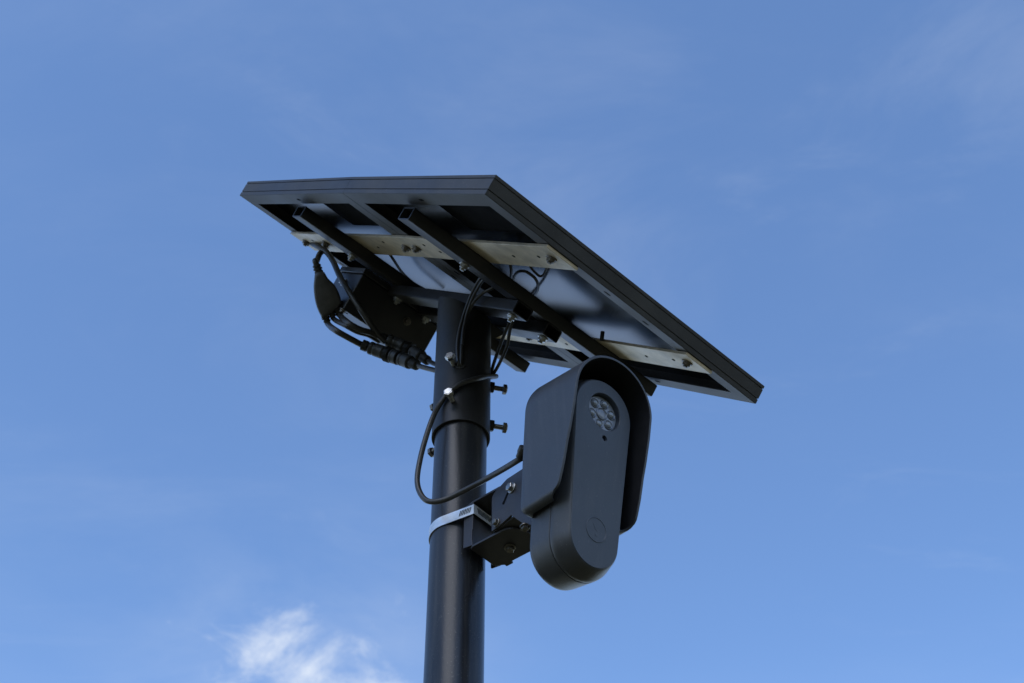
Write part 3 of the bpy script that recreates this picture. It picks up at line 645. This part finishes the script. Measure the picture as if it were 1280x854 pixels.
def cable_mesh(name, pts, r, material=None, n=12, sub=8):
    V, F = sweep(catmull(pts, sub), r, n); return mesh(name, V, F, material or M_CABLE, 40)
def cable(name, key, r, label, sub=8):
    me = cable_mesh(name, CABLES[key], r, sub=sub); base = Vector(CABLES[key][0])
    me.transform(Matrix.Translation(-base)); o = link(name, me, None, Matrix.Translation(base)); return tag(o, label, 'cable')
cable('camera_cable', 'camera_cable', 0.0031, 'thick black cable drooping in a loop across the pole to the camera')
cable('power_cable', 'front_a', 0.0019, 'thin black cable down the sleeve front into its hole, the left one')
cable('power_cable', 'front_b', 0.0019, 'thin black cable down the sleeve front into its hole, the right one')
cable('power_cable', 'branch', 0.0021, 'short black cable slanting from the rail to the sleeve front')
cable('power_cable', 'right_a', 0.0021, 'black cable hanging behind the sleeve\'s right edge, inner strand')
cable('power_cable', 'right_b', 0.0021, 'black cable hanging behind the sleeve\'s right edge, outer strand')
cable('panel_wire', 'panel_wire', 0.0018, 'thin black wire arching on the lower panel\'s back beside the rail')
cable('panel_wire', 'wire_reflection', 0.0015, 'thin black wire loop near the lower panel\'s edge bolt')  # solid loop standing in for a wire's reflection in the backsheet
cable('panel_wire', 'panel_wire3', 0.0019, 'thin black wire slanting across the upper panel\'s back')
cable('supply_cable', 'big', 0.0041, 'long black cable running from the upper panel down across the battery box')

# splitter: flat teardrop moulding with a ribbed neck and three outlets
SPLV = [Vector(v) for v in SPL]; SD = Vector(SPD)
spl = empty('cable_splitter', SPLV[7], 'black teardrop cable splitter hanging at the left of the battery box', 'connector')
def splitter():
    n = len(SPLV); c = sum(SPLV, Vector())/n
    # smooth closed outline
    Q = []
    for i in range(n):
        a, b, cc, d = SPLV[i-1], SPLV[i], SPLV[(i+1) % n], SPLV[(i+2) % n]
        straight = i in (6, 11)
        for k in range(4):
            t = k/4
            if straight: Q.append(b.lerp(cc, t)); continue
            h = (2*t**3-3*t**2+1, t**3-2*t**2+t, -2*t**3+3*t**2, t**3-t**2); Q.append(b*h[0]+(cc-a)*0.5*h[1]+cc*h[2]+(d-b)*0.5*h[3])
    m_ = len(Q); V, F = [], []
    for s, dep in ((0.80, -0.0095), (0.93, -0.0080), (0.985, -0.0050), (1.0, 0), (0.985, 0.0050), (0.93, 0.0080), (0.80, 0.0095)):
        V += [c + (q-c)*s + SD*dep for q in Q]
    for i in range(6):
        for k in range(m_): j = (k+1) % m_; F.append((i*m_+k, i*m_+j, (i+1)*m_+j, (i+1)*m_+k))
    F.append(tuple(range(m_))[::-1]); F.append(tuple(range(6*m_, 7*m_)))
    return mesh('splitter_body', V, F, M_SPLIT, 40)
link('moulding', splitter(), spl)
top = (SPLV[0]+SPLV[1])/2; nk = [Vector(v) for v in CABLES['neck']]; nd = (nk[-2]-top).normalized() if (nk[-2]-top).length > 1e-4 else Vector((0, 0, 1))
axis_d = (top - (SPLV[7]+SPLV[6])/2).normalized()
V, F = lathe([(0.0060, -0.004), (0.0060, 0.002), (0.0050, 0.0024), (0.0050, 0.0036), (0.0062, 0.004), (0.0062, 0.0062), (0.0050, 0.0066), (0.0050, 0.0078), (0.0058, 0.0082), (0.0055, 0.0105), (0.0042, 0.0115)], 20)
link('ribbed_neck', mesh('ribbed_neck', V, F, M_CONN), spl, aim(top, axis_d))
link('lead', cable_mesh('lead', [CABLES['neck'][0], CABLES['neck'][1], CABLES['neck'][2], top+axis_d*0.016, top+axis_d*0.004], 0.0040), spl)
PORTV = [Vector(v) for v in PORTS]
for i, pv in enumerate(PORTV):
    V, F = lathe([(0.0050, -0.003), (0.0050, 0.003), (0.0042, 0.0034), (0.0042, 0.0048), (0.0050, 0.0052), (0.0048, 0.0075)], 18)
    link('outlet', mesh('outlet', V, F, M_CONN), spl, aim(pv, -axis_d))
pa = [PORTV[0], PORTV[0]-axis_d*0.010] + [Vector(v) for v in CABLES['port_a'][2:]]
pc = [PORTV[2], PORTV[2]-axis_d*0.010] + [Vector(v) for v in CABLES['port_c'][2:]]
pb = [PORTV[1], PORTV[1]-axis_d*0.010] + [v+Vector((-0.004, 0.004, 0.000)) for v in [Vector(v) for v in CABLES['port_c'][2:]]]
link('outlet_lead', cable_mesh('outlet_lead', pa, 0.0042), spl)
link('outlet_lead', cable_mesh('outlet_lead', pc, 0.0042), spl)
link('outlet_lead', cable_mesh('outlet_lead', pb, 0.0036), spl)

# two waterproof barrel couplings with the leads that run on behind the pole
def coupling_line(key, label, spans, r):
    path = catmull(CABLES[key], 8); L = [0]
    for a, b in zip(path, path[1:]): L.append(L[-1]+(b-a).length)
    tot = L[-1]
    def at(s):
        s = max(0, min(tot, s))
        for i in range(len(L)-1):
            if s <= L[i+1]: return path[i].lerp(path[i+1], (s-L[i])/max(1e-9, L[i+1]-L[i]))
        return path[-1]
    t = empty('barrel_connector', path[0], label, 'connector')
    link('lead', cable_mesh('lead', CABLES[key], r), t)
    for s0, s1, rr, kind in spans:
        pts, rad = [], []; k = 0; N = 22; rr *= 1.25
        for i in range(N+1):
            f = i/N; s = (s0+(s1-s0)*f)*tot; pts.append(at(s))
            if i in (0, N): rad.append(rr*0.72)
            elif kind == 'ring': rad.append(rr*(1.0 if (i//2) % 2 else 0.90))
            else: rad.append(rr*(0.93 if i in (1, N-1, 6, 7) else 1.0))
        V, F = sweep(pts, rad, 16); link('collar' if kind == 'ring' else 'barrel', mesh('barrel', V, F, M_CONN, 30), t)
    return t
coupling_line('chain_low', 'lower black barrel connector under the battery box, left of the pole', [(0.02, 0.07, 0.0062, 'ring'), (0.075, 0.215, 0.0072, 'b'), (0.225, 0.27, 0.0088, 'ring'), (0.28, 0.35, 0.0080, 'b'), (0.36, 0.48, 0.0074, 'b'), (0.485, 0.56, 0.0056, 'ring')], 0.0033)
coupling_line('chain_up', 'upper black barrel connector in front of the battery box, left of the pole', [(0.0, 0.05, 0.0060, 'ring'), (0.055, 0.22, 0.0072, 'b'), (0.235, 0.29, 0.0084, 'ring'), (0.30, 0.44, 0.0070, 'b'), (0.45, 0.55, 0.0052, 'ring')], 0.0031)
